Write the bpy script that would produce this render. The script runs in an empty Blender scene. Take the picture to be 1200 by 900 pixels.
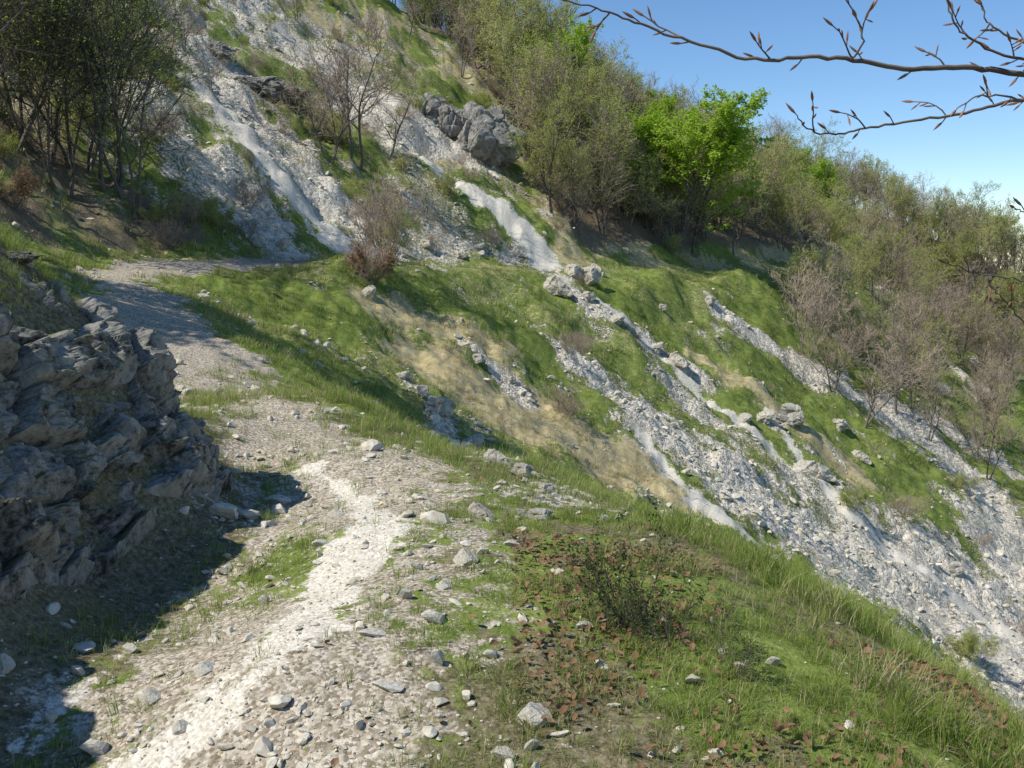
import bpy, bmesh, math, random, time
import numpy as np
from mathutils import Vector, Matrix, kdtree
T0=time.time()
rng=np.random.default_rng(11); random.seed(11)
F=1167.0; TH=math.atan(150/F); EYE=1.65
cT,sT=math.cos(TH),math.sin(TH)
def ray(u,v):
    dx=(u-600)/F; dy=(450-v)/F
    return np.array([dx,cT+dy*sT,-sT+dy*cT])
def at(u,v,t): return np.array([0,0,EYE])+t*ray(u,v)

# ---------------------------------------------------------------- noise
_tab=rng.random((256,256)).astype(np.float32)
def vnoise(x,y):
    xi=np.floor(x).astype(np.int64); yi=np.floor(y).astype(np.int64)
    fx=(x-xi); fy=(y-yi); fx=fx*fx*(3-2*fx); fy=fy*fy*(3-2*fy)
    a=_tab[xi&255,yi&255]; b=_tab[(xi+1)&255,yi&255]; c=_tab[xi&255,(yi+1)&255]; d=_tab[(xi+1)&255,(yi+1)&255]
    return (a*(1-fx)+b*fx)*(1-fy)+(c*(1-fx)+d*fx)*fy
def fbm(x,y,o=4):
    s=0;a=.5;n=0
    for i in range(o):
        s=s+a*vnoise(x+17.3*i,y-9.1*i); n+=a; a*=.5; x,y=(x*.8-y*.6)*2.03,(x*.6+y*.8)*2.03
    return s/n
def ss(a,b,x):
    t=np.clip((x-a)/(b-a),0,1); return t*t*(3-2*t)

# ---------------------------------------------------------------- terrain control
path=[(0.3,-30,-.5),(-.3,-12,-.1),(-.8,-4,0),(-.9,0,0),(-1.0,4,0),(-1.1,6,0),(-1.5,8,0),(-3,11,.05),(-5.4,16,.3),(-8.3,22,.85),(-10.8,27,1.1),(-11.6,31,1.25),
      (-10.6,35,1.35),(-8.4,39,1.4),(-5.9,43,1.28),(-1.9,50,.96),(2.4,56,.74),(7.7,64,.66),(14.6,74,.5),(24,88,.6),(32,100,1.1),(38,113,1.2)]
cp=[]
def add(x,y,z):
    for q in cp:
        if (q[0]-x)**2+(q[1]-y)**2 < .02: return
    cp.append((x,y,z))
for p in path: add(*p)
def prof(i,right,left,nr=None):
    p=path[i]; a=path[max(i-1,0)]; b=path[min(i+1,len(path)-1)]
    dx,dy=b[0]-a[0],b[1]-a[1]; L=math.hypot(dx,dy); dx/=L;dy/=L
    for d,z in right:
        n=nr or (dy,-dx); add(p[0]+n[0]*d,p[1]+n[1]*d,p[2]+z)
    for d,z in left: add(p[0]-dy*d,p[1]+dx*d,p[2]+z)
prof(0,[(4,-1),(15,-10),(40,-28)],[(2,.6),(10,6),(40,26)])
prof(1,[(3,-.6),(10,-6),(30,-20)],[(1.6,.2),(3,1.8),(8,5),(30,20)])
prof(2,[(1.5,-.02),(3,-.3),(5,-1.8),(12,-7)],[(1.6,.1),(3,1.8),(6,3.6),(15,10)])
prof(3,[(1.5,-.02),(3,-.25),(4,-.9),(8,-4.2),(20,-13),(45,-30)],[])
prof(4,[(1.2,-.02),(2.2,-.08),(3.05,-.3),(4.0,-1.0),(8,-4.6)],[])
prof(5,[(1.2,-.02),(2.0,-.08),(2.7,-.3),(3.6,-1.1),(7,-4.2),(14,-9.8)],[])
prof(6,[(1.1,-.04),(2.0,-.25),(3.2,-1.4),(6,-3.9)],[])
prof(7,[(1.3,-.12),(2.4,-.9),(4,-2.2),(6,-3.8),(11,-8)],[(1.5,.15),(3,1.2),(6,3.2),(14,8)])
prof(8,[(1.4,-.2),(2.6,-1.0),(5,-2.6),(8,-4.6),(13,-8.4)],[(1.6,.25),(3,1.2),(6,3.2),(15,9)])
prof(9,[(1.6,-.3),(3.5,-1.5),(7,-3.1)],[(1.6,.25),(4,1.9),(8,4.5),(20,13)])
prof(10,[(1.6,-.25),(4,-1.25)],[(1.6,.2),(4,1.7),(9,5),(25,17)])
prof(11,[(2,-.4),(5,-1.5)],[(1.6,.2),(4,1.9),(9,5.5),(25,18)])
prof(12,[(2,-.5)],[(2,.4),(6,3.4),(14,9.5),(30,21)])
prof(13,[(1.5,.0),(5,-1.9),(10,-4.9)],[(2,.4),(6,3.6),(14,9.8),(30,21.5)],(.9,-.43))
prof(14,[(1.4,.1),(6,-2.6),(12,-6.4)],[(2,.4),(6,3.6),(14,9.8),(30,21.5)],(.86,-.5))
prof(15,[(1.4,.12),(8,-4.1),(20,-11.6),(34,-21)],[(2,.3),(6,3.2),(14,9.0),(28,19)])
prof(16,[(1.4,.1),(8,-4.3),(20,-12.2),(36,-22)],[(2,.4),(6,3.4),(14,9.4),(28,19)])
prof(17,[(1.4,.1),(8,-4.7),(20,-12.8),(36,-23)],[(2,.5),(6,3.6),(14,9.6),(28,19)])
prof(18,[(1.4,.05),(8,-5.0),(20,-12.8),(36,-23)],[(2,.6),(6,3.6),(14,9.2)])
prof(19,[(1.4,0),(8,-5.2),(20,-13),(36,-23)],[(2,.7),(6,3.6),(14,8.8)])
prof(20,[(3,-1.2),(10,-6.4),(24,-15)],[(4,2.0)])
for q in [(22.5,105,8.4),(9,106,15.2),(-3.4,102,21.5),(-16,94,27),(-30,88,33),(22,130,5),(9,132,10),(-4,130,15),(-25,125,22),(-50,100,32),
          (59,150,6),(77,150,-2),(40,150,11),(97,150,-13),(51,120,-14),(72,118,-23),(60,135,-4),(45,128,-4),(40,180,2),(80,180,-15),(120,150,-28),(60,95,-24),(60,60,-38),(50,30,-38),
          (-60,60,38),(-60,20,34),(-60,-20,34),(70,0,-46),(70,-40,-46),(-100,120,30),(150,200,-40),(0,220,0),(-120,200,20),(150,60,-70),
          (-2.2,7,.05),(-2.45,7,.5),(-2.75,7,1.0),(-3.1,7,1.4),(-3.7,7,1.85),(-5,7,2.6),
          (-2.5,5.4,.05),(-2.75,5.4,.6),(-3.1,5.4,1.15),(-3.5,5.4,1.7),(-4.2,5.4,2.2),(-6,5.4,3.2),
          (-2.6,3,.05),(-2.95,3,.8),(-3.4,3,1.6),(-4.3,3,2.4),(-6,2,3.5),(-2.8,8.1,.08),(-3.3,8.2,.7),(-4,8.6,1.2),(-5,9.2,1.75)]:
    add(*q)
C=np.array(cp,dtype=np.float64); S_=30.0
KX,KY,KZ=C[:,0]/S_,C[:,1]/S_,C[:,2]; NK=len(C)
def ker(r2): return .5*r2*np.log(r2+1e-12)
A=np.zeros((NK+3,NK+3)); A[:NK,:NK]=ker((KX[:,None]-KX)**2+(KY[:,None]-KY)**2)+np.eye(NK)*1e-6
A[:NK,NK]=1;A[:NK,NK+1]=KX;A[:NK,NK+2]=KY;A[NK:,:NK]=A[:NK,NK:].T
WT=np.linalg.solve(A,np.concatenate([KZ,[0,0,0]]))
def tps(x,y):
    x=np.asarray(x,float)/S_; y=np.asarray(y,float)/S_
    z=WT[NK]+WT[NK+1]*x+WT[NK+2]*y
    for i in range(NK): z=z+WT[i]*ker((x-KX[i])**2+(y-KY[i])**2)
    return z
def segd(x,y,a,b):
    dx,dy=b[0]-a[0],b[1]-a[1]; L=dx*dx+dy*dy+1e-9
    t=np.clip(((x-a[0])*dx+(y-a[1])*dy)/L,0,1)
    ex=x-a[0]-t*dx; ey=y-a[1]-t*dy
    return np.sqrt(ex*ex+ey*ey),t,(dx*ey-dy*ex)
def catmull(P,k=4):
    P=[np.array(p[:2],float) for p in P]; out=[]
    for i in range(len(P)-1):
        p0=P[max(i-1,0)];p1=P[i];p2=P[i+1];p3=P[min(i+2,len(P)-1)]
        for j in range(k):
            t=j/k; out.append(.5*((2*p1)+(-p0+p2)*t+(2*p0-5*p1+4*p2-p3)*t*t+(-p0+3*p1-3*p2+p3)*t**3))
    out.append(P[-1]); return out
PC=catmull(path,3)
def pdist(x,y):
    D=np.full(np.shape(x),1e9); Sg=np.zeros(np.shape(x))
    for a,b in zip(PC[:-1],PC[1:]):
        d,t,s=segd(x,y,a,b); m=d<D; D=np.where(m,d,D); Sg=np.where(m,np.sign(s),Sg)
    return D,Sg     # Sg>0 : uphill side (left)
def H(x,y,pd=None):
    x=np.asarray(x,float);y=np.asarray(y,float)
    if pd is None: pd=pdist(x,y)
    d,s=pd; r=np.sqrt(x*x+y*y)
    amp=np.clip(r/45,.06,1.0)*ss(.9,3.5,d)
    z=tps(x,y)
    z=z+amp*((fbm(x*.13,y*.13,3)-.5)*2.4+(fbm(x*.55+5,y*.55,3)-.5)*1.3+np.abs(fbm(x*.33+9,y*.33+4,3)-.5)*1.4*(s>0))
    k=.3+.7*ss(.8,2.0,d)
    z=z+(fbm(x*2.2,y*2.2,3)-.5)*.16*k*np.clip(r/14,.5,2.2)+(fbm(x*9,y*9,2)-.5)*.03*np.clip(r/10,.6,3)
    return z
tt=np.exp(np.linspace(math.log(2.6),math.log(230),700))
def cast(u,v):
    d=ray(u,v); P=np.array([0,0,EYE])+tt[:,None]*d
    h=H(P[:,0],P[:,1]); m=np.where(P[:,2]<h)[0]
    if len(m)==0: return None
    i=m[0]; return np.array([P[i,0],P[i,1],h[i]]),tt[i]
def inpoly(x,y,P):
    c=np.zeros(x.shape,bool)
    for (x1,y1),(x2,y2) in zip(P,P[1:]+P[:1]):
        c^=((y1>y)!=(y2>y))&(x<(x2-x1)*(y-y1)/(y2-y1+1e-9)+x1)
    return c
FOREST=[(4,63),(14,76),(24,91),(33,103),(26,116),(8,120),(-12,116),(-8,100),(-1,86),(1,74)]

# ---------------------------------------------------------------- strokes (world xy)
strokes=[]
def stroke(kind,px,h0,h1,wt=1.0):
    W=[]
    for u,v in px:
        c=cast(u,v)
        if c is not None: W.append(c[0])
    if len(W)>1: strokes.append((kind,W,h0,h1,wt))
stroke('scree',[(690,435),(770,495),(870,575),(970,650),(1080,710),(1190,765)],1.9,6.2,1.05)
stroke('scree',[(850,368),(930,430),(1010,470),(1100,520),(1195,640)],1.4,3.0,.95)
stroke('scree',[(1000,620),(1100,690),(1190,730)],2.6,5.6,.95)
stroke('scree',[(780,440),(880,520),(1000,620),(1190,745)],1.2,2.6,.66)
stroke('sand',[(700,350),(800,440),(880,505),(1000,600),(1100,680),(1190,740)],.4,.9,.85)
stroke('sand',[(755,515),(830,600),(900,650)],.5,.8,.8)
stroke('sand',[(900,480),(960,560),(1040,640)],.3,.6,.75)
stroke('sand',[(960,650),(1080,720),(1190,790)],.8,1.4,.6)
stroke('scree',[(180,130),(250,215),(300,265),(340,303)],2.2,1.8,.95)
stroke('scree',[(250,100),(330,190),(400,240),(450,296)],3.4,2.6,.9)
stroke('sand',[(240,110),(290,170),(330,210),(370,260),(400,290)],1.4,1.1,.8)
stroke('sand',[(495,185),(545,222),(590,255),(620,285),(645,316)],.45,1.3,1.2)
stroke('scree',[(300,20),(380,80),(450,130),(520,170)],5,4,.85)
stroke('sand',[(330,40),(400,90),(450,120),(480,140)],1.4,1.4,.7)
stroke('scree',[(200,20),(270,90)],3,3,.75)
stroke('scree',[(450,285),(520,292),(600,305)],1.6,1.4,.65)
stroke('scree',[(470,180),(500,230),(560,290)],1.3,1.3,.5)
stroke('scree',[(655,330),(700,362),(760,400),(815,440)],1.2,1.3,.72)
stroke('scree',[(540,400),(575,430),(610,465)],.4,.7,.75)
stroke('scree',[(470,440),(520,490),(580,535),(650,578)],.4,.5,.7)
stroke('scree',[(1120,585),(1160,630),(1195,690)],1.2,2.4,.8)
stroke('scree',[(1040,470),(1110,500),(1195,560)],1.0,1.6,.7)
stroke('dry',[(500,435),(570,462),(640,498),(730,550)],1.6,2.8,1.15)
stroke('dry',[(440,360),(520,385),(590,410)],1.1,1.3,.7)
stroke('dry',[(820,420),(900,470),(1000,560)],1.3,1.6,.7)
stroke('dry',[(950,320),(1050,400)],2.5,2.5,.7)
stroke('sand',[(170,900),(280,820),(350,740),(400,680),(440,620),(420,585),(370,550)],.25,.18,.8)
stroke('sand',[(20,880),(110,800),(190,740)],.10,.06,.5)
print('strokes',time.time()-T0)
def masks(x,y,pd=None):
    if pd is None: pd=pdist(x,y)
    d,s=pd; r=np.sqrt(x*x+y*y)
    n1=(fbm(x*.9+3,y*.9,4)-.5)*2; n2=(fbm(x*.25+40,y*.25,3)-.5)*2; n3=(fbm(x*4+3,y*4,3)-.5)*2
    M={'scree':np.zeros(x.shape),'sand':np.zeros(x.shape),'dry':np.zeros(x.shape)}
    for k,W,h0,h1,wt in strokes:
        nn=len(W)-1; best=np.zeros(x.shape)
        for i in range(nn):
            dd,t,_=segd(x,y,W[i],W[i+1]); hw=h0+(h1-h0)*(i+t)/nn
            e=dd/hw+n1*.9+n3*.5
            best=np.maximum(best,wt*(1-ss(.2,1.45,e)))
        M[k]=np.maximum(M[k],best)
    M['path']=(1-ss(.45,1.15,d/1.2+n1*.6+n3*.45))*np.where(y>44,.35,1)*np.where(r<13,.66+.7*n1,1)
    up=(s>0)
    fo=inpoly(x,y,FOREST)*ss(1.5,4,d)
    far=ss(112,120,y)*(x>20)
    bgu=ss(-.25,.5,n2*.3+n1*.7+n3*.35)*up*(y>30)*.62
    bgd=ss(.0,.5,n2*.4+n1*.7+n3*.35)*(~up)*(r>16)*.5*(1+.6*(x>12))
    M['scree']=np.maximum(M['scree'],(bgu+bgd)*ss(1,4,d))
    M['dry']=np.maximum(M['dry'],ss(-.3,.45,n2+.5*n3)*np.where(up&(y>34),.75,.42)*(r>11))
    left=up*(x<-9)*ss(1.5,3,d)*(y<39)*(y>12)
    M['soil']=np.clip(np.maximum(np.maximum(fo,far)*.8,left*(.6+.4*n1)),0,1)
    M['scree']=M['scree']*(1-.7*np.maximum(fo,far))*(1-.6*left)
    M['litter']=np.clip(ss(-.1,.5,n1+.3)*(x>-.1)*(r<8)*ss(6.2,4.0,y),0,1)*.8
    M['litter']=np.maximum(M['litter'],(r<11)*.6*ss(-.25,.25,n3+n1))
    M['litter']=np.maximum(M['litter'],(r<9)*(x<-1.9)*.8)
    return M

# ---------------------------------------------------------------- node helpers
def newmat(name):
    m=bpy.data.materials.new(name); m.use_nodes=True; nt=m.node_tree; nt.nodes.clear(); return m,nt
class G:
    def __init__(s,nt): s.nt=nt
    def n(s,t,props=None,**inp):
        nd=s.nt.nodes.new(t)
        for k,v in (props or {}).items(): setattr(nd,k,v)
        for k,v in inp.items():
            sock=nd.inputs[int(k[1:])] if (k[0]=='i' and k[1:].isdigit()) else nd.inputs[k.replace('_',' ')]
            if isinstance(v,bpy.types.NodeSocket): s.nt.links.new(v,sock)
            elif isinstance(v,tuple) and len(v)==3 and sock.type=='RGBA': sock.default_value=(*v,1)
            else: sock.default_value=v
        return nd
    def math(s,op,a,b=0.0,c=None):
        k={'i0':a,'i1':b}
        if c is not None:k['i2']=c
        return s.n('ShaderNodeMath',{'operation':op},**k).outputs[0]
    def noise(s,vec,sc,det=4,rough=.6):
        return s.n('ShaderNodeTexNoise',None,Vector=vec,Scale=sc,Detail=det,Roughness=rough).outputs['Fac']
    def vor(s,vec,sc,feature='F1',rnd=1.0):
        return s.n('ShaderNodeTexVoronoi',{'feature':feature},Vector=vec,Scale=sc,Randomness=rnd)
    def ramp(s,f,stops):
        nd=s.n('ShaderNodeValToRGB',None,Fac=f); cr=nd.color_ramp
        while len(cr.elements)<len(stops): cr.elements.new(.5)
        for e,(p,c) in zip(cr.elements,stops):
            e.position=p; e.color=(*c,1) if len(c)==3 else c
        return nd.outputs[0]
    def mix(s,f,a,b,bt='MIX'):
        nd=s.nt.nodes.new('ShaderNodeMix'); nd.data_type='RGBA'; nd.blend_type=bt
        for sock,v in ((nd.inputs[0],f),(nd.inputs[6],a),(nd.inputs[7],b)):
            if isinstance(v,bpy.types.NodeSocket): s.nt.links.new(v,sock)
            else: sock.default_value=v if not isinstance(v,tuple) else (*v,1)
        return nd.outputs[2]
    def mr(s,v,a,b,c=0.,d=1.):
        return s.n('ShaderNodeMapRange',{'interpolation_type':'SMOOTHSTEP'},i0=v,i1=a,i2=b,i3=c,i4=d).outputs[0]
    def out(s,sh): s.n('ShaderNodeOutputMaterial',None,Surface=sh)
    def diff(s,col,normal=None):
        nd=s.n('ShaderNodeBsdfDiffuse',None,Color=col)
        if normal is not None: s.nt.links.new(normal,nd.inputs['Normal'])
        return nd.outputs[0]
    def bump(s,h,st,dist,normal=None):
        nd=s.n('ShaderNodeBump',None,Strength=st,Distance=dist,Height=h)
        if normal is not None: s.nt.links.new(normal,nd.inputs['Normal'])
        return nd.outputs[0]

def terrain_mat():
    m,nt=newmat('hillside_ground'); g=G(nt)
    pos=g.n('ShaderNodeNewGeometry').outputs['Position']
    a1=g.n('ShaderNodeAttribute',{'attribute_name':'m1'}); s1=g.n('ShaderNodeSeparateColor',None,Color=a1.outputs['Color'])
    a2=g.n('ShaderNodeAttribute',{'attribute_name':'m2'}); s2=g.n('ShaderNodeSeparateColor',None,Color=a2.outputs['Color'])
    scree,sand,pth=s1.outputs; dry,soil,lit=s2.outputs
    nm=g.noise(pos,3.5,4,.7); nf=g.noise(pos,30,3,.75); nx=g.noise(pos,8,4,.78)
    mm=g.math('ADD',g.math('MULTIPLY',nm,.6),g.math('MULTIPLY',nf,.4))
    gr=g.ramp(mm,[(.32,(.06,.08,.02)),(.45,(.135,.18,.04)),(.56,(.195,.24,.065)),(.68,(.31,.33,.13))])
    dr=g.ramp(mm,[(.32,(.20,.17,.08)),(.5,(.43,.36,.20)),(.68,(.62,.55,.35))])
    so=g.ramp(nf,[(.3,(.055,.042,.028)),(.5,(.17,.135,.095)),(.72,(.33,.27,.195))])
    v1=g.vor(pos,4.5); v2=g.vor(pos,15.0); v3=g.vor(pos,60.0)
    def grey(v): return g.n('ShaderNodeSeparateColor',None,Color=v.outputs['Color']).outputs[0]
    sg=g.math('ADD',g.math('MULTIPLY',grey(v1),.3),g.math('ADD',g.math('MULTIPLY',grey(v2),.4),g.math('MULTIPLY',nx,.4)))
    sc=g.ramp(sg,[(.2,(.24,.205,.15)),(.42,(.47,.425,.34)),(.65,(.63,.58,.48)),(.85,(.76,.71,.61))])
    gg=g.math('ADD',g.math('MULTIPLY',grey(v3),.5),g.math('MULTIPLY',nf,.5))
    pc=g.ramp(gg,[(.2,(.17,.135,.09)),(.45,(.34,.29,.22)),(.65,(.50,.445,.36)),(.85,(.67,.62,.53))])
    sd=g.ramp(gg,[(.2,(.48,.43,.34)),(.5,(.65,.60,.505)),(.8,(.78,.74,.65))])
    def th(mask,k=.9,nz=nx): return g.mr(g.math('ADD',mask,g.math('MULTIPLY',g.math('SUBTRACT',nz,.5),k)),.34,.62)
    col=g.mix(th(dry,1.4),gr,dr)
    col=g.mix(th(soil,1.2),col,so)
    col=g.mix(g.math('MULTIPLY',th(lit,1.6),.85),col,so)
    fs=th(scree,1.9); col=g.mix(fs,col,sc)
    fp=th(pth,2.0); col=g.mix(fp,col,pc)
    fd=th(sand,2.0); col=g.mix(fd,col,sd)
    hs=g.math('MULTIPLY',g.math('ADD',g.math('MULTIPLY',v1.outputs['Distance'],.3),g.math('MULTIPLY',v2.outputs['Distance'],.13)),g.math('MULTIPLY',fs,g.math('SUBTRACT',1.0,fd)))
    hh=g.math('ADD',g.math('MULTIPLY',hs,-1.0),g.math('ADD',g.math('MULTIPLY',nm,.2),g.math('MULTIPLY',nf,.05)))
    hh=g.math('ADD',hh,g.math('MULTIPLY',v3.outputs['Distance'],-.012))
    g.out(g.diff(col,g.bump(hh,.8,.3))); return m
def rock_mat(name,base=(.36,.355,.34),dark=(.12,.12,.12),sc=1.0,moss=0.0,rnd=.3,bd=.03,lo=.38):
    m,nt=newmat(name); g=G(nt)
    tc=g.n('ShaderNodeTexCoord').outputs['Object']; geo=g.n('ShaderNodeNewGeometry')
    oi=g.n('ShaderNodeObjectInfo').outputs['Random']
    n1=g.noise(tc,2.2*sc,5,.7); n2=g.noise(tc,14*sc,4,.75)
    f=g.math('ADD',g.math('MULTIPLY',n1,.6),g.math('MULTIPLY',n2,.45))
    hi=tuple(min(.74,c*1.4) for c in base)
    c=g.ramp(f,[(lo,dark),(lo+.13,base),(lo+.28,hi)])
    c=g.mix(g.math('MULTIPLY',oi,rnd),c,(.38,.33,.25))
    if moss>0:
        nz=g.n('ShaderNodeSeparateXYZ',None,Vector=geo.outputs['Normal']).outputs[2]
        mk=g.math('MULTIPLY',g.mr(nz,.45,.9),g.mr(g.noise(tc,1.9*sc,5,.7),.44,.58)); c=g.mix(g.math('MULTIPLY',mk,moss),c,(.12,.13,.05))
    nrm=None
    if bd>0: nrm=g.bump(g.math('ADD',n1,g.math('MULTIPLY',n2,.5)),.8,bd)
    g.out(g.diff(c,nrm)); return m
def leaf_mat(name,c1,c2,tr=.4):
    m,nt=newmat(name); g=G(nt)
    oi=g.n('ShaderNodeObjectInfo').outputs['Random']
    rp=g.n('ShaderNodeNewGeometry').outputs['Random Per Island']
    f=g.math('ADD',g.math('MULTIPLY',rp,.5),g.math('MULTIPLY',oi,.5))
    c=g.mix(f,c1,c2)
    a=g.diff(c); b=g.n('ShaderNodeBsdfTranslucent',None,Color=c).outputs[0]
    g.out(g.n('ShaderNodeMixShader',None,i0=tr,i1=a,i2=b).outputs[0]); return m
def bark_mat(name,c1,c2):
    m,nt=newmat(name); g=G(nt)
    tc=g.n('ShaderNodeTexCoord').outputs['Object']; oi=g.n('ShaderNodeObjectInfo').outputs['Random']
    nn=g.noise(tc,6,2,.7); c=g.mix(g.mr(nn,.35,.65),c1,c2); c=g.mix(g.math('MULTIPLY',oi,.5),c,tuple(x*1.5 for x in c2))
    g.out(g.diff(c)); return m
M_ter=terrain_mat()
M_rock=rock_mat('limestone',(.47,.44,.38),(.20,.18,.145),1.0,.35,.25,.03)
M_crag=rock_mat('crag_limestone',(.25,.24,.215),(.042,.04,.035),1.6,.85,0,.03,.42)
M_cliff=rock_mat('cliff_limestone',(.30,.285,.255),(.10,.095,.08),2.5,.5,0,.15,.39)
M_stone=rock_mat('loose_limestone',(.57,.525,.44),(.34,.30,.235),1.0,0,.5,.0)
M_nrock=rock_mat('near_limestone',(.58,.545,.47),(.30,.27,.215),1.6,0,.25,.012)
M_bark=bark_mat('beech_bark',(.07,.06,.05),(.17,.15,.13))
M_twig=bark_mat('beech_twig',(.24,.185,.14),(.37,.295,.23))
M_twigd=bark_mat('dark_twig',(.09,.075,.06),(.17,.14,.115))
M_leafg=leaf_mat('fresh_leaf',(.30,.46,.035),(.46,.62,.08),.5)
M_leafy=leaf_mat('budding_leaf',(.33,.39,.09),(.50,.54,.16),.5)
M_dead=leaf_mat('dead_leaf',(.14,.075,.04),(.34,.22,.13),.2)
M_grass=leaf_mat('grass_blade',(.13,.21,.025),(.30,.38,.09),.4)
M_straw=leaf_mat('straw_blade',(.38,.31,.16),(.62,.54,.34),.3)
M_shrub=leaf_mat('shrub_leaf',(.035,.06,.02),(.10,.14,.045),.2)
M_bud=leaf_mat('bud_scale',(.30,.15,.10),(.48,.30,.21),.1)

# ---------------------------------------------------------------- mesh helpers
scn=bpy.context.scene
def link(o,par=None):
    scn.collection.objects.link(o)
    if par: o.parent=par
    return o
def mesh_np(name,V,Fq,mat,attrs=None,smooth=True):
    me=bpy.data.meshes.new(name); V=np.asarray(V,np.float32); Fq=np.asarray(Fq,np.int32); k=Fq.shape[1]
    me.vertices.add(len(V)); me.vertices.foreach_set('co',V.ravel())
    me.loops.add(Fq.size); me.loops.foreach_set('vertex_index',Fq.ravel())
    me.polygons.add(len(Fq)); me.polygons.foreach_set('loop_start',np.arange(0,Fq.size,k,dtype=np.int32))
    me.polygons.foreach_set('use_smooth',np.full(len(Fq),smooth))
    for nm,a in (attrs or {}).items():
        at_=me.attributes.new(nm,'FLOAT_COLOR','POINT'); at_.data.foreach_set('color',np.asarray(a,np.float32).ravel())
    me.materials.append(mat); me.update(calc_edges=True); return me
class MB:
    def __init__(s): s.v=[];s.f=[];s.m=[]
    def tube(s,pts,rad,n,mat=0):
        b=len(s.v); k=len(pts)
        for i,p in enumerate(pts):
            t=(pts[min(i+1,k-1)]-pts[max(i-1,0)]).normalized()
            a=t.cross(Vector((.3,.9,.1)) if abs(t.z)>.7 else Vector((0,0,1))).normalized(); c=t.cross(a)
            for j in range(n):
                an=6.2832*j/n; s.v.append(p+(a*math.cos(an)+c*math.sin(an))*rad[i])
        for i in range(k-1):
            for j in range(n):
                q=(j+1)%n; s.f.append((b+i*n+j,b+i*n+q,b+(i+1)*n+q,b+(i+1)*n+j)); s.m.append(mat)
    def leaf(s,p,size,mat=1,asp=.6,nrm=None):
        a=Vector((random.gauss(0,1),random.gauss(0,1),random.gauss(0,.6))).normalized()
        c=a.cross(Vector((random.gauss(0,.7),random.gauss(0,.7),1))).normalized()
        b=len(s.v); s.v+= [p,p+a*size*.5+c*size*asp*.5,p+a*size,p+a*size*.5-c*size*asp*.5]
        s.f.append((b,b+1,b+2,b+3)); s.m.append(mat)
    def mesh(s,name,mats,smooth=True):
        me=bpy.data.meshes.new(name); me.from_pydata([tuple(v) for v in s.v],[],s.f)
        for m in mats: me.materials.append(m)
        me.polygons.foreach_set('material_index',s.m); me.polygons.foreach_set('use_smooth',[smooth and (x==0) for x in s.m]); me.update(); return me
def rv(s=1): return Vector((random.gauss(0,s),random.gauss(0,s),random.gauss(0,s)))
def make_tree(name,seed,h,stems=1,nch=(10,7,6),leaves=0,leaf=.1,tw=.009,lean=.2,trop=.1,start=.2,mats=None,sp=.75,leafmat=1,wob=.16,sides=(7,5,3,3),thick=.017):
    random.seed(seed); mb=MB(); nl=len(nch)
    def grow(p,d,L,r,lvl):
        k=(9,6,4,2)[min(lvl,3)]; pts=[p.copy()]; rad=[r*(1.25 if lvl==0 else 1)]
        ds=[d]
        for i in range(k):
            d=(d+rv(wob*(1 if lvl else .6))+Vector((0,0,trop if lvl else .05))).normalized(); p=p+d*(L/k); pts.append(p.copy()); ds.append(d); rad.append(max(r*(1-.8*(i+1)/k),tw*.5))
        mb.tube(pts,rad,sides[min(lvl,3)],0 if lvl<2 else 2)
        if lvl<nl:
            m=nch[lvl]
            for c in range(m):
                f=(start if lvl==0 else .15)+(1-(start if lvl==0 else .15))*((c+random.random())/m); x=f*k; i=min(int(x),k-1); q=pts[i].lerp(pts[i+1],x-i); dd=ds[i+1]
                pe=dd.cross(rv()).normalized(); an=random.uniform(.5,1.05)*sp/.75
                nd=(dd*math.cos(an)+pe*math.sin(an)).normalized()
                l=L*random.uniform(.38,.62)*(1.15-.6*f) if lvl==0 else L*random.uniform(.4,.7)*(1.1-.4*f)
                grow(q,nd,max(l,.25*h/8 if h<2 else .25),max(min(r*.55,rad[i]*.7),tw),lvl+1)
        if lvl==nl or (lvl==nl-1 and leaves>3):
            for c in range(leaves):
                q=pts[0].lerp(pts[-1],random.uniform(.2,1.1))+rv(.06 if leaf>.06 else .01); mb.leaf(q,leaf*random.uniform(.6,1.2),leafmat)
    for s in range(stems):
        a=random.uniform(0,6.28); off=Vector((math.cos(a),math.sin(a),0))*(.03*h*(stems>1)); off.z=-.25 if h>2 else -.03
        d=Vector((math.cos(a)*lean,math.sin(a)*lean,1)).normalized() if stems>1 else Vector((random.gauss(0,lean*.4),random.gauss(0,lean*.4),1)).normalized()
        grow(off,d,h*random.uniform(.75,1.0)*(1 if s else 1),h*thick/(stems**.3),0)
    return mb.mesh(name,mats or [M_bark,M_leafg,M_twig])
def cells(P,ncell,seed,st,jit=.08):
    r=np.random.default_rng(seed)
    Q=P[r.integers(0,len(P),ncell)]+r.normal(0,jit,(ncell,3)); kd=kdtree.KDTree(ncell)
    for i_,q in enumerate(Q): kd.insert(Vector(q*st),i_)
    kd.balance(); D=np.zeros((len(P),2)); I=np.zeros(len(P),int)
    for i_,p in enumerate(P*st):
        a,b=kd.find_n(Vector(p),2); D[i_]=(a[2],b[2]); I[i_]=a[1]
    off=r.random(ncell); tilt=r.normal(0,1,(ncell,3)); return D,I,off,tilt,Q
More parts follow.
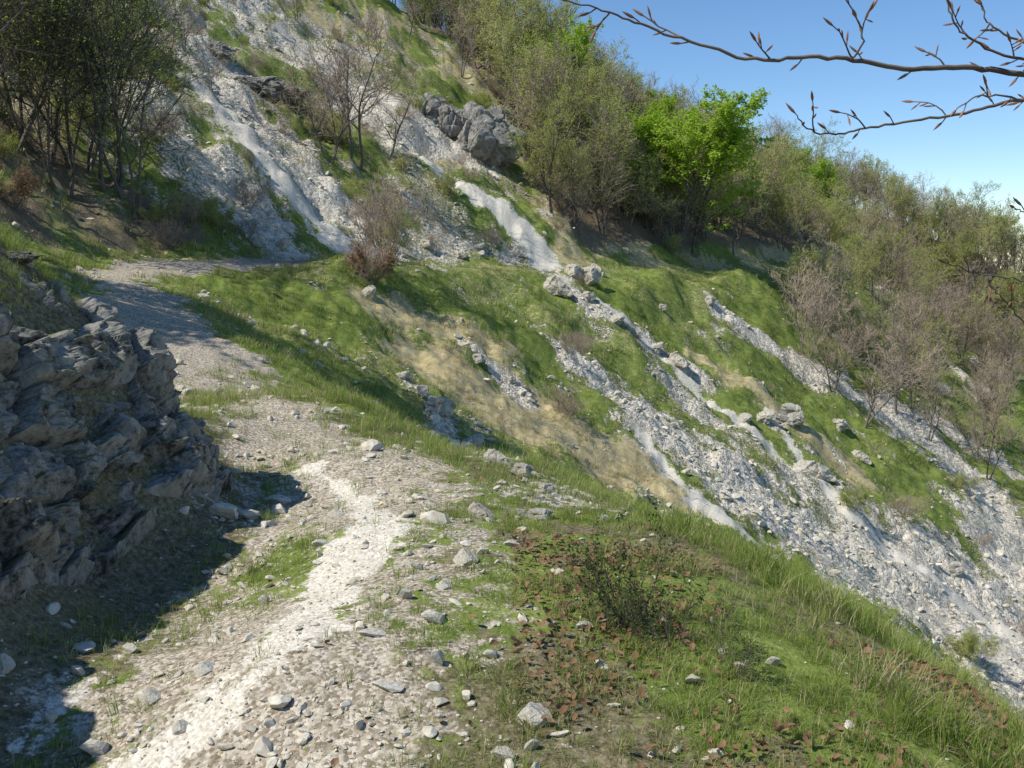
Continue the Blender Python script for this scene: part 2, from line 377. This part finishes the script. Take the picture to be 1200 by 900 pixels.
def rock_mesh(name,seed,sub,planes,mat,flat=.7,nz=.06,block=0,ba=1.0):
    bm=bmesh.new(); bmesh.ops.create_icosphere(bm,subdivisions=sub,radius=1)
    V=np.array([v.co for v in bm.verts]); N0=V.copy(); r=np.random.default_rng(seed)
    for i in range(planes):
        nn=r.normal(size=3); nn/=np.linalg.norm(nn); d=r.uniform(.35,.8); k=V@nn-d; V=V-np.clip(k,0,None)[:,None]*nn
    if block:
        for nc,a in ((block,1.0),(block*7,.3)):
            D,I,off,til,Q=cells(V,nc,seed+nc,np.array([1,1,1.0]),.05); a2=a*ba
            dd=off[I]*.22*a2+np.sum((V-Q[I])*til[I],1)*.22*ba*a**.4-.07*a2*(1-ss(0,.06*a,D[:,1]-D[:,0])); V=V+N0*dd[:,None]
    if nz>0:
        V=V*(1+nz*((fbm(V[:,0]*2.3+V[:,2]*1.7+seed,V[:,1]*2.3-V[:,2]*1.9,4)-.5)*3)[:,None])
    V*=np.array([1,r.uniform(.65,1),flat*r.uniform(.7,1)])
    for v,c in zip(bm.verts,V): v.co=c
    me=bpy.data.meshes.new(name); bm.to_mesh(me); bm.free(); me.materials.append(mat)
    return me
def inst_coll(name,meshes):
    c=bpy.data.collections.new(name)
    for i,m in enumerate(meshes):
        o=bpy.data.objects.new(name+'_source',m); c.objects.link(o)
    return c
def scatter(name,P,R,S,I,coll):
    me=bpy.data.meshes.new(name); P=np.asarray(P,np.float32); k=len(P); me.vertices.add(k); me.vertices.foreach_set('co',P.ravel())
    a=me.attributes.new('rot','FLOAT_VECTOR','POINT'); a.data.foreach_set('vector',np.asarray(R,np.float32).ravel())
    a=me.attributes.new('scl','FLOAT_VECTOR','POINT'); a.data.foreach_set('vector',np.asarray(S,np.float32).ravel())
    a=me.attributes.new('idx','INT','POINT'); a.data.foreach_set('value',np.asarray(I,np.int32).ravel())
    o=link(bpy.data.objects.new(name,me)); nt=bpy.data.node_groups.new(name,'GeometryNodeTree')
    nt.interface.new_socket('Geometry',in_out='INPUT',socket_type='NodeSocketGeometry'); nt.interface.new_socket('Geometry',in_out='OUTPUT',socket_type='NodeSocketGeometry')
    gi=nt.nodes.new('NodeGroupInput'); go=nt.nodes.new('NodeGroupOutput'); ip=nt.nodes.new('GeometryNodeInstanceOnPoints'); ci=nt.nodes.new('GeometryNodeCollectionInfo')
    ci.inputs['Collection'].default_value=coll; ci.inputs['Separate Children'].default_value=True; ci.inputs['Reset Children'].default_value=True
    def na(nm,dt):
        x=nt.nodes.new('GeometryNodeInputNamedAttribute'); x.data_type=dt; x.inputs['Name'].default_value=nm; return x.outputs['Attribute']
    L=nt.links.new; L(gi.outputs[0],ip.inputs['Points']); L(ci.outputs[0],ip.inputs['Instance']); ip.inputs['Pick Instance'].default_value=True
    L(na('idx','INT'),ip.inputs['Instance Index']); L(na('rot','FLOAT_VECTOR'),ip.inputs['Rotation']); L(na('scl','FLOAT_VECTOR'),ip.inputs['Scale']); L(ip.outputs[0],go.inputs[0])
    md=o.modifiers.new('instances','NODES'); md.node_group=nt; print(name,k); return o
def rots(k,tilt=.15):
    R=rng.normal(0,tilt,(k,3)); R[:,2]=rng.random(k)*6.283; return R
def s3(s,j=.15): return s[:,None]*(1+rng.uniform(-j,j,(len(s),3)))

# ---------------------------------------------------------------- terrain mesh
an=np.concatenate([np.radians(np.arange(-44,44,.135)),np.radians(np.arange(44,316,3.0))])
rr=[.5]
while rr[-1]<270: rr.append(rr[-1]*1.0068+.001)
rr=np.array(rr); na_,nr_=len(an),len(rr)
AA,RR=np.meshgrid(an,rr); X=(np.sin(AA)*RR).ravel(); Y=(np.cos(AA)*RR).ravel()
pd=pdist(X,Y); Z=H(X,Y,pd); MK=masks(X,Y,pd)
one=np.ones_like(X)
i=np.arange(nr_-1)[:,None]*na_; j=np.arange(na_)[None,:]; jn=(j+1)%na_
Fq=np.stack([i+j,i+jn,i+na_+jn,i+na_+j],-1).reshape(-1,4)[:,::-1]
me=mesh_np('hillside_terrain',np.stack([X,Y,Z],1),Fq,M_ter,{'m1':np.stack([MK['scree'],MK['sand'],MK['path'],one],1),'m2':np.stack([MK['dry'],MK['soil'],MK['litter'],one],1)})
link(bpy.data.objects.new('hillside_terrain',me))
mv,nt=newmat('valley_woodland'); g=G(nt); ps=g.n('ShaderNodeNewGeometry').outputs['Position']
g.out(g.diff(g.ramp(g.noise(ps,.01,6,.7),[(.3,(.04,.06,.02)),(.7,(.12,.14,.06))])))
vm=mesh_np('valley_ground',[(-4000,-4000,-120),(4000,-4000,-120),(4000,4000,-120),(-4000,4000,-120)],[(0,1,2,3)],mv)
link(bpy.data.objects.new('valley_ground',vm))
print('terrain',len(X),time.time()-T0)

# ---------------------------------------------------------------- rock outcrop (left bank)
ys=np.linspace(1.2,8.6,460); bs=np.linspace(-.12,1,300)
YY,BB=np.meshgrid(ys,bs)
xb=np.interp(YY,[1,3,5.4,6.6,7.2,8.6],[-2.55,-2.48,-2.40,-2.12,-2.15,-3.0])
XX=xb-BB*1.5; ZZ=H(XX,YY)
dzdx=np.gradient(ZZ,axis=0)/np.gradient(XX,axis=0); dzdy=np.gradient(ZZ,axis=1)/np.gradient(YY,axis=1)
NN=np.stack([-dzdx,-dzdy,np.ones_like(dzdx)],-1); NN/=np.linalg.norm(NN,axis=-1,keepdims=True)
PP=np.stack([XX,YY,ZZ],-1).reshape(-1,3)
st=np.array([1,.9,1.2])
D,I,off,til,Q=cells(PP,230,3,st)
dis=off[I]*.26+np.sum((PP-Q[I])*til[I],1)*.20-.10*(1-ss(0,.05,D[:,1]-D[:,0]))
D,I,off,til,Q=cells(PP,2200,4,st)
dis+=off[I]*.05+np.sum((PP-Q[I])*til[I],1)*.20-.025*(1-ss(0,.014,D[:,1]-D[:,0]))
dis+=(fbm(PP[:,1]*5+PP[:,2]*4,PP[:,0]*5-PP[:,2]*5,5)-.5)*.18
edge=ss(-.12,.03,BB)*(1-ss(.56,.88,BB+(fbm(YY*1.5,BB*3,3)-.5)*.7))*ss(8.6,7.9,YY)
e=edge.ravel(); V=PP+NN.reshape(-1,3)*((dis-.05)*e-(1-e)*.14)[:,None]
i=np.arange(len(bs)-1)[:,None]*len(ys); j=np.arange(len(ys)-1)[None,:]
Fr=np.stack([i+j,i+j+1,i+len(ys)+j+1,i+len(ys)+j],-1).reshape(-1,4)[:,::-1]
link(bpy.data.objects.new('rock_outcrop',mesh_np('rock_outcrop',V,Fr,M_crag,None,False)))
print('outcrop',time.time()-T0)

# ---------------------------------------------------------------- rocks and crags
bould=[rock_mesh('boulder_%d'%k,50+k,5,14,M_rock,.8,.10,16,.6) for k in range(4)]
nrock=[rock_mesh('near_rock_%d'%k,60+k,5,14,M_nrock,.7,.10) for k in range(4)]
crag=[rock_mesh('crag_%d'%k,80+k,6,12,M_cliff,1.0,.2,30,.8) for k in range(3)]
stones=[rock_mesh('stone_%d'%k,20+k,2,11,M_stone,.6,.05) for k in range(8)]
def put(name,me,u,v,wpx,hpx=None,sink=.25,rz=None,dpt=1.0):
    c=cast(u,v)
    if c is None: print('miss',name,u,v); return
    P,t=c; w_=wpx*t/F/2; hh=(hpx or wpx*.6)*t/F/2
    o=bpy.data.objects.new(name,me); b=max(abs(x.co.z) for x in me.vertices)
    o.location=(P[0],P[1],P[2]+hh*(1-2*sink)); o.scale=(w_,w_*dpt,hh/b); o.rotation_euler=(random.uniform(-.1,.1),random.uniform(-.1,.1),rz if rz is not None else random.uniform(-.5,.5)); link(o); return o
random.seed(5)
for k,(u,v,wp,hp) in enumerate([(955,558,50,30),(925,498,50,34),(985,506,30,20),(895,492,30,20),(655,350,36,32),(692,332,34,30),(690,354,26,18),(768,410,22,18),(795,434,32,22),(832,358,18,14),(776,364,18,12),(720,377,24,16),(745,394,20,14),
   (520,486,36,32),(495,464,28,26),(550,524,38,28),(585,544,40,28),(612,560,34,24),(640,578,36,24),(470,444,24,18),(565,606,42,24),(632,609,46,20),(608,604,28,16),(870,494,22,14),(1010,540,26,18),(560,427,22,16),(600,447,18,12),(430,347,22,18),(610,302,20,18),(1120,672,26,20),(1060,602,20,14),
   (330,292,24,18),(300,290,20,14),(500,292,26,14),(540,302,22,12),(560,292,20,14),(700,322,26,20),(672,326,30,22)]):
    put('limestone_boulder',bould[k%4],u,v,wp,hp,.35)
for k,(u,v,wp,hp) in enumerate([(258,606,64,22),(625,850,50,26),(452,808,42,12),(112,882,58,20),(474,703,28,18),(545,662,34,22),(588,893,30,22),(508,728,50,16),(645,735,26,12),(395,605,26,12),(325,592,32,14),(512,780,30,24),(707,612,20,14),(6,790,26,24),(435,745,34,10),(310,708,24,14),(905,778,26,14),(178,822,30,16),(375,642,20,12),(575,772,30,12),(622,882,26,20),(240,788,30,14),(685,738,22,14),(490,668,22,10),(565,650,24,12),(520,690,22,12),(600,640,20,10),(60,850,34,18),(90,790,28,16),(210,860,26,14),(150,765,24,14)]):
    put('limestone_rock',nrock[k%4],u,v,wp,hp,.2)
for k,(u,v,wp,hp,rz) in enumerate([(562,176,110,110,.4),(530,160,80,80,.8),(590,172,60,90,.1),(505,140,60,50,.5),(300,108,100,40,.2),(250,64,60,30,.3),(20,305,60,20,.3)]):
    put('limestone_crag',crag[k%3],u,v,wp,hp,.50,rz,.9)
print('rocks',time.time()-T0)

# ---------------------------------------------------------------- loose stones
def frust(k,r0,r1,a=34):
    r=np.exp(rng.uniform(math.log(r0),math.log(r1),k)); t=np.radians(rng.uniform(-a,a,k)); return np.sin(t)*r,np.cos(t)*r,r
SC=inst_coll('loose_stone',stones)
x,y,r=frust(56000,2.2,34); m=masks(x,y); cl=ss(.35,.7,fbm(x*1.7+11,y*1.7,3))
pr=(np.maximum(m['path']*.8,m['scree']*.8)*(1-.8*m['sand'])*(.12+cl)+.012+.07*(x<1.0)*(r<12)+.14*(x<-.9)*(r<7))*np.where(r<9,.38,.5)
k=rng.random(len(x))<pr; x,y,r=x[k],y[k],r[k]; sz=(.008+.034*rng.random(len(x))**4)*np.clip(r/5,1,2.4)
sz=np.where(rng.random(len(x))<.03,sz*2.0,sz)
scatter('path_stones',np.stack([x,y,H(x,y)+sz*.2],1),rots(len(x),.25),s3(sz,.35),rng.integers(0,8,len(x)),SC)
x=rng.uniform(-3,1.6,50000); y=rng.uniform(2.3,9,50000); m=masks(x,y); k=rng.random(len(x))<(m['path']*.35+m['sand']*.3+.03)*np.clip(4.5/y,0,1); x,y=x[k],y[k]
sz=.0025+.008*rng.random(len(x))**3
scatter('path_gravel',np.stack([x,y,H(x,y)+sz*.3],1),rots(len(x),.4),s3(sz,.35),rng.integers(0,8,len(x)),SC)
x,y,r=frust(100000,20,110); m=masks(x,y); k=rng.random(len(x))<(m['scree']**1.5)*.45*(1-m['sand']*.8)+.006; x,y,r=x[k],y[k],r[k]
sz=.045+.20*rng.random(len(x))**5
scatter('scree_stones',np.stack([x,y,H(x,y)+sz*.15],1),rots(len(x),.35),s3(sz,.35),rng.integers(0,8,len(x)),SC)
print('stones',time.time()-T0)

# ---------------------------------------------------------------- grass
def tuft(name,seed,nb,h,sprd,wd,straw):
    random.seed(seed); mb=MB()
    for b in range(nb):
        a=random.uniform(0,6.28); rad=sprd*math.sqrt(random.random()); p=Vector((math.cos(a)*rad,math.sin(a)*rad,-.01)); L=h*random.uniform(.5,1.15)
        a2=a+random.gauss(0,.9); bend=random.uniform(.15,.9); side=Vector((-math.sin(a2),math.cos(a2),0))*wd*random.uniform(.6,1.2)
        base=len(mb.v); ks=4
        for i_ in range(ks):
            f=i_/(ks-1); q=p+Vector((math.cos(a2)*L*bend*f*f,math.sin(a2)*L*bend*f*f,L*(f-.35*bend*f*f))); wq=side*(1-f*.85)
            mb.v+= [q-wq,q+wq]
        mt=1 if random.random()<straw else 0
        for i_ in range(ks-1): mb.f.append((base+2*i_,base+2*i_+1,base+2*i_+3,base+2*i_+2)); mb.m.append(mt)
    return mb.mesh(name,[M_grass,M_straw],False)
GS=inst_coll('short_tuft',[tuft('short_tuft',100+i,22,[.05,.07,.09,.12][i],.05,.0018,.25) for i in range(4)])
GL=inst_coll('long_tuft',[tuft('long_tuft',110+i,34,.20,.05,.0024,[.08,.15,.25,.5][i]) for i in range(4)])
GD=inst_coll('dry_tuft',[tuft('dry_tuft',120+i,22,.12,.08,.003,.85) for i in range(3)])
GM=inst_coll('mid_tuft',[tuft('mid_tuft',130+i,22,.12,.10,.004,.25) for i in range(3)])
x=rng.uniform(-4.5,5,66000); y=rng.uniform(2.4,15,66000); m=masks(x,y); d,sg=pdist(x,y); cl=fbm(x*2.5,y*2.5,3); r=np.hypot(x,y)
rockz=(x<-2.2)&(x>-3.1)&(y<7.9)
pr=np.clip(1-m['path']*.9-m['sand']*1.3-m['litter']*.45,0,1)*ss(.38,.62,cl)*.85+.03*(1-m['sand'])
pr=np.where(rockz,.0,pr)*np.clip(9/r,.3,1)*np.where((x<-1.9)&(y<8),.5,1)*(np.abs(x)<y*.62+.6)
k=rng.random(len(x))<pr; xs,ys_=x[k],y[k]; sz=rng.uniform(.5,1.2,len(xs))*np.clip(np.hypot(xs,ys_)/8,.9,1.5)
scatter('short_grass',np.stack([xs,ys_,H(xs,ys_)],1),rots(len(xs),.15),s3(sz),rng.integers(0,4,len(xs)),GS)
bank=ss(.2,1.4,x-np.interp(y,[2,5,7,9,14],[.3,.35,.4,.4,-1.2]))*(x<4.5)*(y<13)*(np.abs(x)<y*.62+.6)
top=((x<-2.95)&(x>-5)&(y<10)).astype(float)*.8
cl=fbm(x*1.6+7,y*1.6,3)
pr=np.maximum(bank*ss(.40,.6,cl+.03),top)*.55*(1-np.where(x>.4,m['litter'],0)*.6)
k=rng.random(len(x))<pr; xs,ys_=x[k],y[k]; sz=rng.uniform(.4,1.05,len(xs))*(.4+.65*ss(.4,.65,fbm(xs*1.1,ys_*1.1+9,2)))
R=rots(len(xs),.12); scatter('tall_grass',np.stack([xs,ys_,H(xs,ys_)-.01],1),R,s3(sz),np.where(fbm(xs*2+20,ys_*2,2)>.6,3,rng.integers(0,3,len(xs))),GL)
x,y,r=frust(58000,11,95); m=masks(x,y); cl=fbm(x*1.2,y*1.2,3)
pg=np.clip(1-1.15*m['path']-1.2*m['scree']-1.3*m['sand']-m['soil'],0,1)*ss(.33,.58,cl)
k=rng.random(len(x))<pg*np.clip(1-.9*m['dry'],0,1)*.85; xs,ys_,rs=x[k],y[k],r[k]; sz=rng.uniform(.5,1.2,len(xs))*np.clip(rs/16,1,2.6)
scatter('slope_grass',np.stack([xs,ys_,H(xs,ys_)],1),rots(len(xs),.15),s3(sz),rng.integers(0,3,len(xs)),GM)
k=rng.random(len(x))<np.clip(m['dry']*.8+.05,0,1)*np.clip(pg,.0,1)*.75; xs,ys_,rs=x[k],y[k],r[k]; sz=rng.uniform(.5,1.2,len(xs))*np.clip(rs/16,1,2.6)
scatter('dry_grass',np.stack([xs,ys_,H(xs,ys_)],1),rots(len(xs),.15),s3(sz),rng.integers(0,3,len(xs)),GD)
def dleaf(name,seed):
    random.seed(seed); mb=MB(); a=random.uniform(.2,.6); V_=[(-.5,0,.1*a),(-.2,.28,.3*a),(.2,.26,.2*a),(.5,0,.35*a),(.2,-.26,.3*a),(-.2,-.28,.12*a),(0,0,0)]
    mb.v=[Vector(v) for v in V_]
    for i_ in range(6): mb.f.append((i_,(i_+1)%6,6)); mb.m.append(0)
    return mb.mesh(name,[M_dead],False)
LC=inst_coll('fallen_leaf',[dleaf('fallen_leaf',i) for i in range(4)])
x=rng.uniform(-1,4,26000); y=rng.uniform(2.4,8,26000); m=masks(x,y); k=rng.random(len(x))<np.where((x>0)&(y<5.6),ss(.42,.6,fbm(x*1.6+2,y*1.6,3))*.6,0)+.008; x,y=x[k],y[k]
scatter('leaf_litter',np.stack([x,y,H(x,y)+rng.uniform(.005,.06,len(x))],1),rots(len(x),.5),s3(rng.uniform(.02,.05,len(x))),rng.integers(0,4,len(x)),LC)
print('grass',time.time()-T0)

# ---------------------------------------------------------------- trees
bare=[make_tree('bare_beech_%d'%i,200+i,8,stems=[2,3,1,2][i],nch=(10,7,5),tw=.016,lean=.25,thick=.012) for i in range(4)]
budd=[make_tree('budding_beech_%d'%i,220+i,8,stems=[2,1,3][i],nch=(10,7,4),leaves=8,leaf=.14,tw=.014,lean=.25,thick=.012,mats=[M_bark,M_leafy,M_twig]) for i in range(3)]
green=[make_tree('green_beech_%d'%i,240+i,8,stems=[2,3][i],nch=(12,8,4),leaves=17,leaf=.18,tw=.012,lean=.3,thick=.012) for i in range(2)]
neart=[make_tree('beech_%d'%i,260+i,8,stems=[3,4][i],nch=(11,8,6),leaves=[1,2][i],leaf=.09,tw=.008,lean=.28,wob=.2,start=.25,thick=.011,mats=[M_bark,M_leafg,M_twigd]) for i in range(2)]
bush=[make_tree('bare_bush_%d'%i,280+i,3,stems=9,nch=(7,6,4),tw=.008,lean=.75,trop=.12,start=.1,leaves=0,thick=.01) for i in range(2)]
gbush=make_tree('budding_bush',286,3,stems=8,nch=(6,5,3),leaves=6,leaf=.11,tw=.008,lean=.7,trop=.12,start=.1,thick=.01,mats=[M_bark,M_leafy,M_twig])
shadow_t=make_tree('beech_full',300,8,stems=3,nch=(12,8,5),leaves=7,leaf=.17,tw=.01,lean=.3,mats=[M_bark,M_leafg,M_twig])
print('tree meshes',time.time()-T0,[len(b.polygons) for b in bare+budd+green+neart+bush])
random.seed(9)
def tree(name,me,x,y,h,ref=8,wide=1.0):
    o=bpy.data.objects.new(name,me); z=float(H(np.array([x]),np.array([y]))[0]); s=h/ref
    o.location=(x,y,z-.05); o.scale=(s*wide,s*wide,s); o.rotation_euler=(0,0,random.uniform(0,6.28)); link(o); return o
def treepx(name,me,u,v,hpx,ref=8,wide=1.0):
    c=cast(u,v)
    if c is None: print('miss tree',u,v); return
    P,t=c; return tree(name,me,P[0],P[1],hpx*t/F,ref,wide)
for u,v,h,k in [(130,225,330,0),(158,250,230,1),(95,205,300,1),(50,190,300,0),(10,170,320,1),(-30,200,360,0),(75,230,240,0)]:
    treepx('beech_tree',neart[k],u,v,h)
for x,y,h in [(-16,15,9),(-17,19,9.5)]: tree('beech_tree',shadow_t,x,y,h,8,1.15)
for u,v,h,k,wi in [(420,195,165,0,1.3),(385,190,120,1,1.2),(455,190,110,2,1.2),(540,90,70,3,1),(480,40,60,2,1),(590,60,70,0,1),(250,110,70,2,1),(215,60,60,1,1),(350,30,50,3,1)]:
    treepx('bare_beech_tree',bare[k],u,v,h,8,wi)
treepx('green_beech_tree',green[0],785,290,165,8,1.25); treepx('green_beech_tree',green[1],760,270,120,8,1.1); treepx('green_beech_tree',green[1],720,245,95,8,1.1)
for u,v,h,k in [(650,255,120,0),(690,240,120,1),(605,130,90,2),(590,80,80,0),(640,190,110,2),(860,300,100,1),(670,262,100,2)]: treepx('budding_beech_tree',budd[k],u,v,h)
treepx('bare_bush',bush[0],448,318,110,3,.75); treepx('bare_bush',bush[1],430,335,50,3,.9); treepx('bare_bush',bush[1],290,245,40,3)
deadb=make_tree('rusty_bush',290,2,stems=10,nch=(6,5),leaves=14,leaf=.09,tw=.01,lean=.9,mats=[M_bark,M_dead,M_twig])
treepx('rusty_bush',deadb,438,334,45,2,1.0); treepx('rusty_bush',deadb,15,245,50,2,1.0)
for u,v,h,k,wi in [(1010,500,110,0,1.3),(1050,490,110,2,1.2),(975,460,80,1,1.3)]:
    treepx('bare_beech_tree',bare[k],u,v,h,8,wi)
FC=inst_coll('forest_tree',bare+budd+green[:1])
def forest(name,poly,N,h0,h1,pg,md=1.6,bd=.5):
    P=np.array(poly); x=rng.uniform(P[:,0].min(),P[:,0].max(),N*8); y=rng.uniform(P[:,1].min(),P[:,1].max(),N*8); k=inpoly(x,y,poly); x,y=x[k],y[k]
    keep=[]
    d,_=pdist(x,y)
    for i_ in range(len(x)):
        if d[i_]<1.8: continue
        if all((x[i_]-x[j_])**2+(y[i_]-y[j_])**2>md*md for j_ in keep): keep.append(i_)
        if len(keep)>=N: break
    x,y=x[keep],y[keep]; k=len(x); cl=fbm(x*.08+3,y*.08,2)
    idx=np.where(rng.random(k)<np.where(cl>.5,bd+.2,bd-.1),rng.integers(4,7,k),rng.integers(0,4,k)); idx=np.where(rng.random(k)<pg,7,idx)
    R=rots(k,.03); s=rng.uniform(h0,h1,k)/8
    scatter(name,np.stack([x,y,H(x,y)-.1],1),R,s3(s,.12),idx,FC)
forest('hillside_forest',FOREST,160,6.0,9,.05,1.9,.6)
forest('distant_forest',[(36,112),(44,110),(60,106),(90,100),(120,140),(110,170),(40,170),(30,140)],360,6.5,9.5,.04,2.2,.5)
forest('ridge_forest',[(-12,92),(-6,104),(-30,108),(-24,94)],22,4,6.5,.05)
LP=[]
for u,v in [(985,330),(1060,320),(1190,390),(1190,590),(1120,530),(1040,490),(960,465),(920,400)]:
    c=cast(u,v)
    if c is not None and c[1]<150: LP.append((float(c[0][0]),float(c[0][1])))
forest('lower_woods',LP,95,3,7,.0,1.6,.22)
x,y,r=frust(2600,30,110); m=masks(x,y); d,sg=pdist(x,y); k=(rng.random(len(x))<.13*(1-m['sand'])*(1-m['path'])*(sg>0)+.03*(x/y>.35)+.006)&(d>2)
x,y=x[k],y[k]; scatter('brushwood',np.stack([x,y,H(x,y)-.05],1),rots(len(x),.1),s3(rng.uniform(.2,.5,len(x))),rng.integers(0,3,len(x)),inst_coll('brush',bush+[gbush]))
sh=make_tree('evergreen_shrub',310,.75,stems=6,nch=(5,4,3),leaves=3,leaf=.03,tw=.0013,lean=.6,trop=.12,start=.2,wob=.22,mats=[M_twigd,M_shrub,M_twigd],leafmat=1)
for u,v,h,wi in [(745,735,.55,.7),(790,760,.42,.8),(705,740,.34,.8),(850,790,.3,.8)]:
    P,t=cast(u,v); tree('evergreen_shrub',sh,P[0],P[1],h,.75,wi)

# ---------------------------------------------------------------- overhanging budding branch with its tree
random.seed(21); mb=MB()
def W(u,v,t): return Vector(at(u,v,t))
def spline(pts,k=5):
    out=[]
    for i_ in range(len(pts)-1):
        p0=pts[max(i_-1,0)];p1=pts[i_];p2=pts[i_+1];p3=pts[min(i_+2,len(pts)-1)]
        for j_ in range(k):
            t=j_/k; out.append(.5*((2*p1)+(-p0+p2)*t+(2*p0-5*p1+4*p2-p3)*t*t+(-p0+3*p1-3*p2+p3)*t**3))
    out.append(pts[-1]); return out
def bud(p,d,L):
    d=d.normalized(); mb.tube([p,p+d*L*.3,p+d*L*.65,p+d*L],[.0014,L*.11,L*.095,.0005],5,1)
def twig(px,t0,t1,r0,r1,buds=0,side=0,sl=.1):
    P=[W(u,v,t0+(t1-t0)*i_/(len(px)-1)) for i_,(u,v) in enumerate(px)]; S=spline(P,6)
    S=[s+rv(.0018) for s in S]; mb.tube(S,[r0+(r1-r0)*i_/(len(S)-1) for i_ in range(len(S))],6,0)
    bud(S[-1],S[-1]-S[-2],.036)
    for b in range(buds):
        i_=int((b+.6)/buds*(len(S)-2)); d=(S[i_+1]-S[i_]).normalized(); s=1 if b%2 else -1
        up=Vector((0,0,1)); sd=(d+up*.9*s+rv(.25)).normalized(); q=S[i_]
        L=random.uniform(.006,.03); q2=q+sd*L; mb.tube([q,q2],[r1*1.1,r1],4,0); bud(q2,(sd+d*.5),random.uniform(.024,.036))
    for b in range(side):
        i_=int((b+.5)/side*(len(S)-2)); d=(S[i_+1]-S[i_]).normalized(); s=1 if random.random()<.65 else -1
        sd=(d*.8+Vector((0,0,.8*s))+rv(.3)).normalized(); q=S[i_]; L=sl*random.uniform(.5,1.3); pts=[q]
        for m_ in range(5): sd=(sd+rv(.13)+d*.05).normalized(); pts.append(pts[-1]+sd*L/5)
        mb.tube(pts,[r1*1.6-(r1*.7)*z_/5 for z_ in range(6)],5,0); bud(pts[-1],sd,.034)
        for m_ in (2,3,4):
            bd=(sd+rv(.7)).normalized(); e2=pts[m_]+bd*.01; mb.tube([pts[m_],e2],[r1,r1*.9],4,0); bud(e2,bd,random.uniform(.02,.03))
twig([(1330,110),(1200,88),(1130,79),(1060,80),(1000,70),(940,68),(885,70),(820,52),(760,32),(715,15),(668,2)],2.6,2.3,.0085,.0016,9,6,.09)
twig([(1205,70),(1170,62),(1130,40),(1112,12),(1108,-20)],2.55,2.5,.004,.0015,5,3,.07)
twig([(1000,70),(1012,45),(1003,20),(990,-5)],2.4,2.35,.0028,.0014,4,1,.06)
twig([(1330,118),(1200,118),(1140,130),(1080,140),(1020,149),(985,156),(950,153),(932,134)],2.7,2.45,.0055,.0014,7,4,.08)
twig([(1200,118),(1150,112),(1120,128)],2.6,2.5,.003,.0014,3,1,.05)
twig([(1260,60),(1200,50),(1160,28),(1150,5)],2.6,2.6,.004,.0015,4,2,.08)
twig([(1330,270),(1240,262),(1205,250),(1188,243)],2.7,2.6,.003,.0014,2,0)
twig([(1330,360),(1240,350),(1195,328),(1150,322),(1112,310)],2.9,2.7,.0035,.0014,4,2,.07)
twig([(1330,450),(1240,400),(1205,382),(1180,355),(1165,340)],2.9,2.7,.003,.0014,3,2,.07)
tb=Vector((3.9,3.1,float(H(np.array([3.9]),np.array([3.1]))[0])-.3))
tr=[tb,tb+Vector((-.05,-.1,1.4)),tb+Vector((-.15,-.15,3.0)),tb+Vector((-.1,-.3,5.0)),tb+Vector((.2,-.4,7.5))]
S=spline(tr,5); mb.tube(S,[.13-.1*i_/(len(S)-1) for i_ in range(len(S))],10,0)
def limb(zf,end,r0=.03,r1=.0085):
    q=S[zf]; e_=end; mid=(q+e_)/2+Vector((0,0,.12)); T=spline([q,mid,e_],5); mb.tube(T,[r0+(r1-r0)*i_/(len(T)-1) for i_ in range(len(T))],7,0)
limb(9,W(1330,110,2.6)); limb(9,W(1330,118,2.7),.02,.0055); limb(10,W(1260,60,2.6),.015,.004); limb(7,W(1330,270,2.7),.012,.003); limb(6,W(1330,360,2.9),.014,.0035); limb(5,W(1330,450,2.9),.012,.003)
link(bpy.data.objects.new('overhanging_beech_tree',mb.mesh('overhanging_beech_tree',[bark_mat('young_bark',(.14,.10,.08),(.23,.19,.16)),M_bud])))

# ---------------------------------------------------------------- light, sky, camera
EL=math.radians(50); az=(-.93,-.36); S3=Vector((az[0]*math.cos(EL),az[1]*math.cos(EL),math.sin(EL))).normalized()
sl=bpy.data.lights.new('sun','SUN'); sl.energy=5.0; sl.angle=math.radians(.5); sl.color=(1,.955,.86)
so=link(bpy.data.objects.new('sun',sl)); so.rotation_euler=S3.to_track_quat('Z','Y').to_euler()
wd=bpy.data.worlds.new('World'); scn.world=wd; wd.use_nodes=True; nt=wd.node_tree
sk=nt.nodes.new('ShaderNodeTexSky'); sk.sky_type='NISHITA'; sk.sun_disc=False; sk.sun_elevation=EL; sk.sun_rotation=math.atan2(S3.x,S3.y); sk.altitude=2800; sk.air_density=1.15; sk.dust_density=.0; sk.ozone_density=2.5
hs=nt.nodes.new('ShaderNodeHueSaturation'); hs.inputs['Saturation'].default_value=1.15; nt.links.new(sk.outputs[0],hs.inputs['Color'])
bg=nt.nodes['Background']; bg.inputs[1].default_value=.15; nt.links.new(hs.outputs[0],bg.inputs[0])
cam=bpy.data.cameras.new('camera'); co=link(bpy.data.objects.new('camera',cam)); cam.sensor_width=36; cam.lens=36*F/1200; cam.clip_start=.05; cam.clip_end=9000
co.location=(0,0,EYE); co.rotation_euler=(math.pi/2-TH,0,0); scn.camera=co
scn.view_settings.view_transform='Standard'; scn.view_settings.look='None'; scn.view_settings.exposure=0
print('done',time.time()-T0)
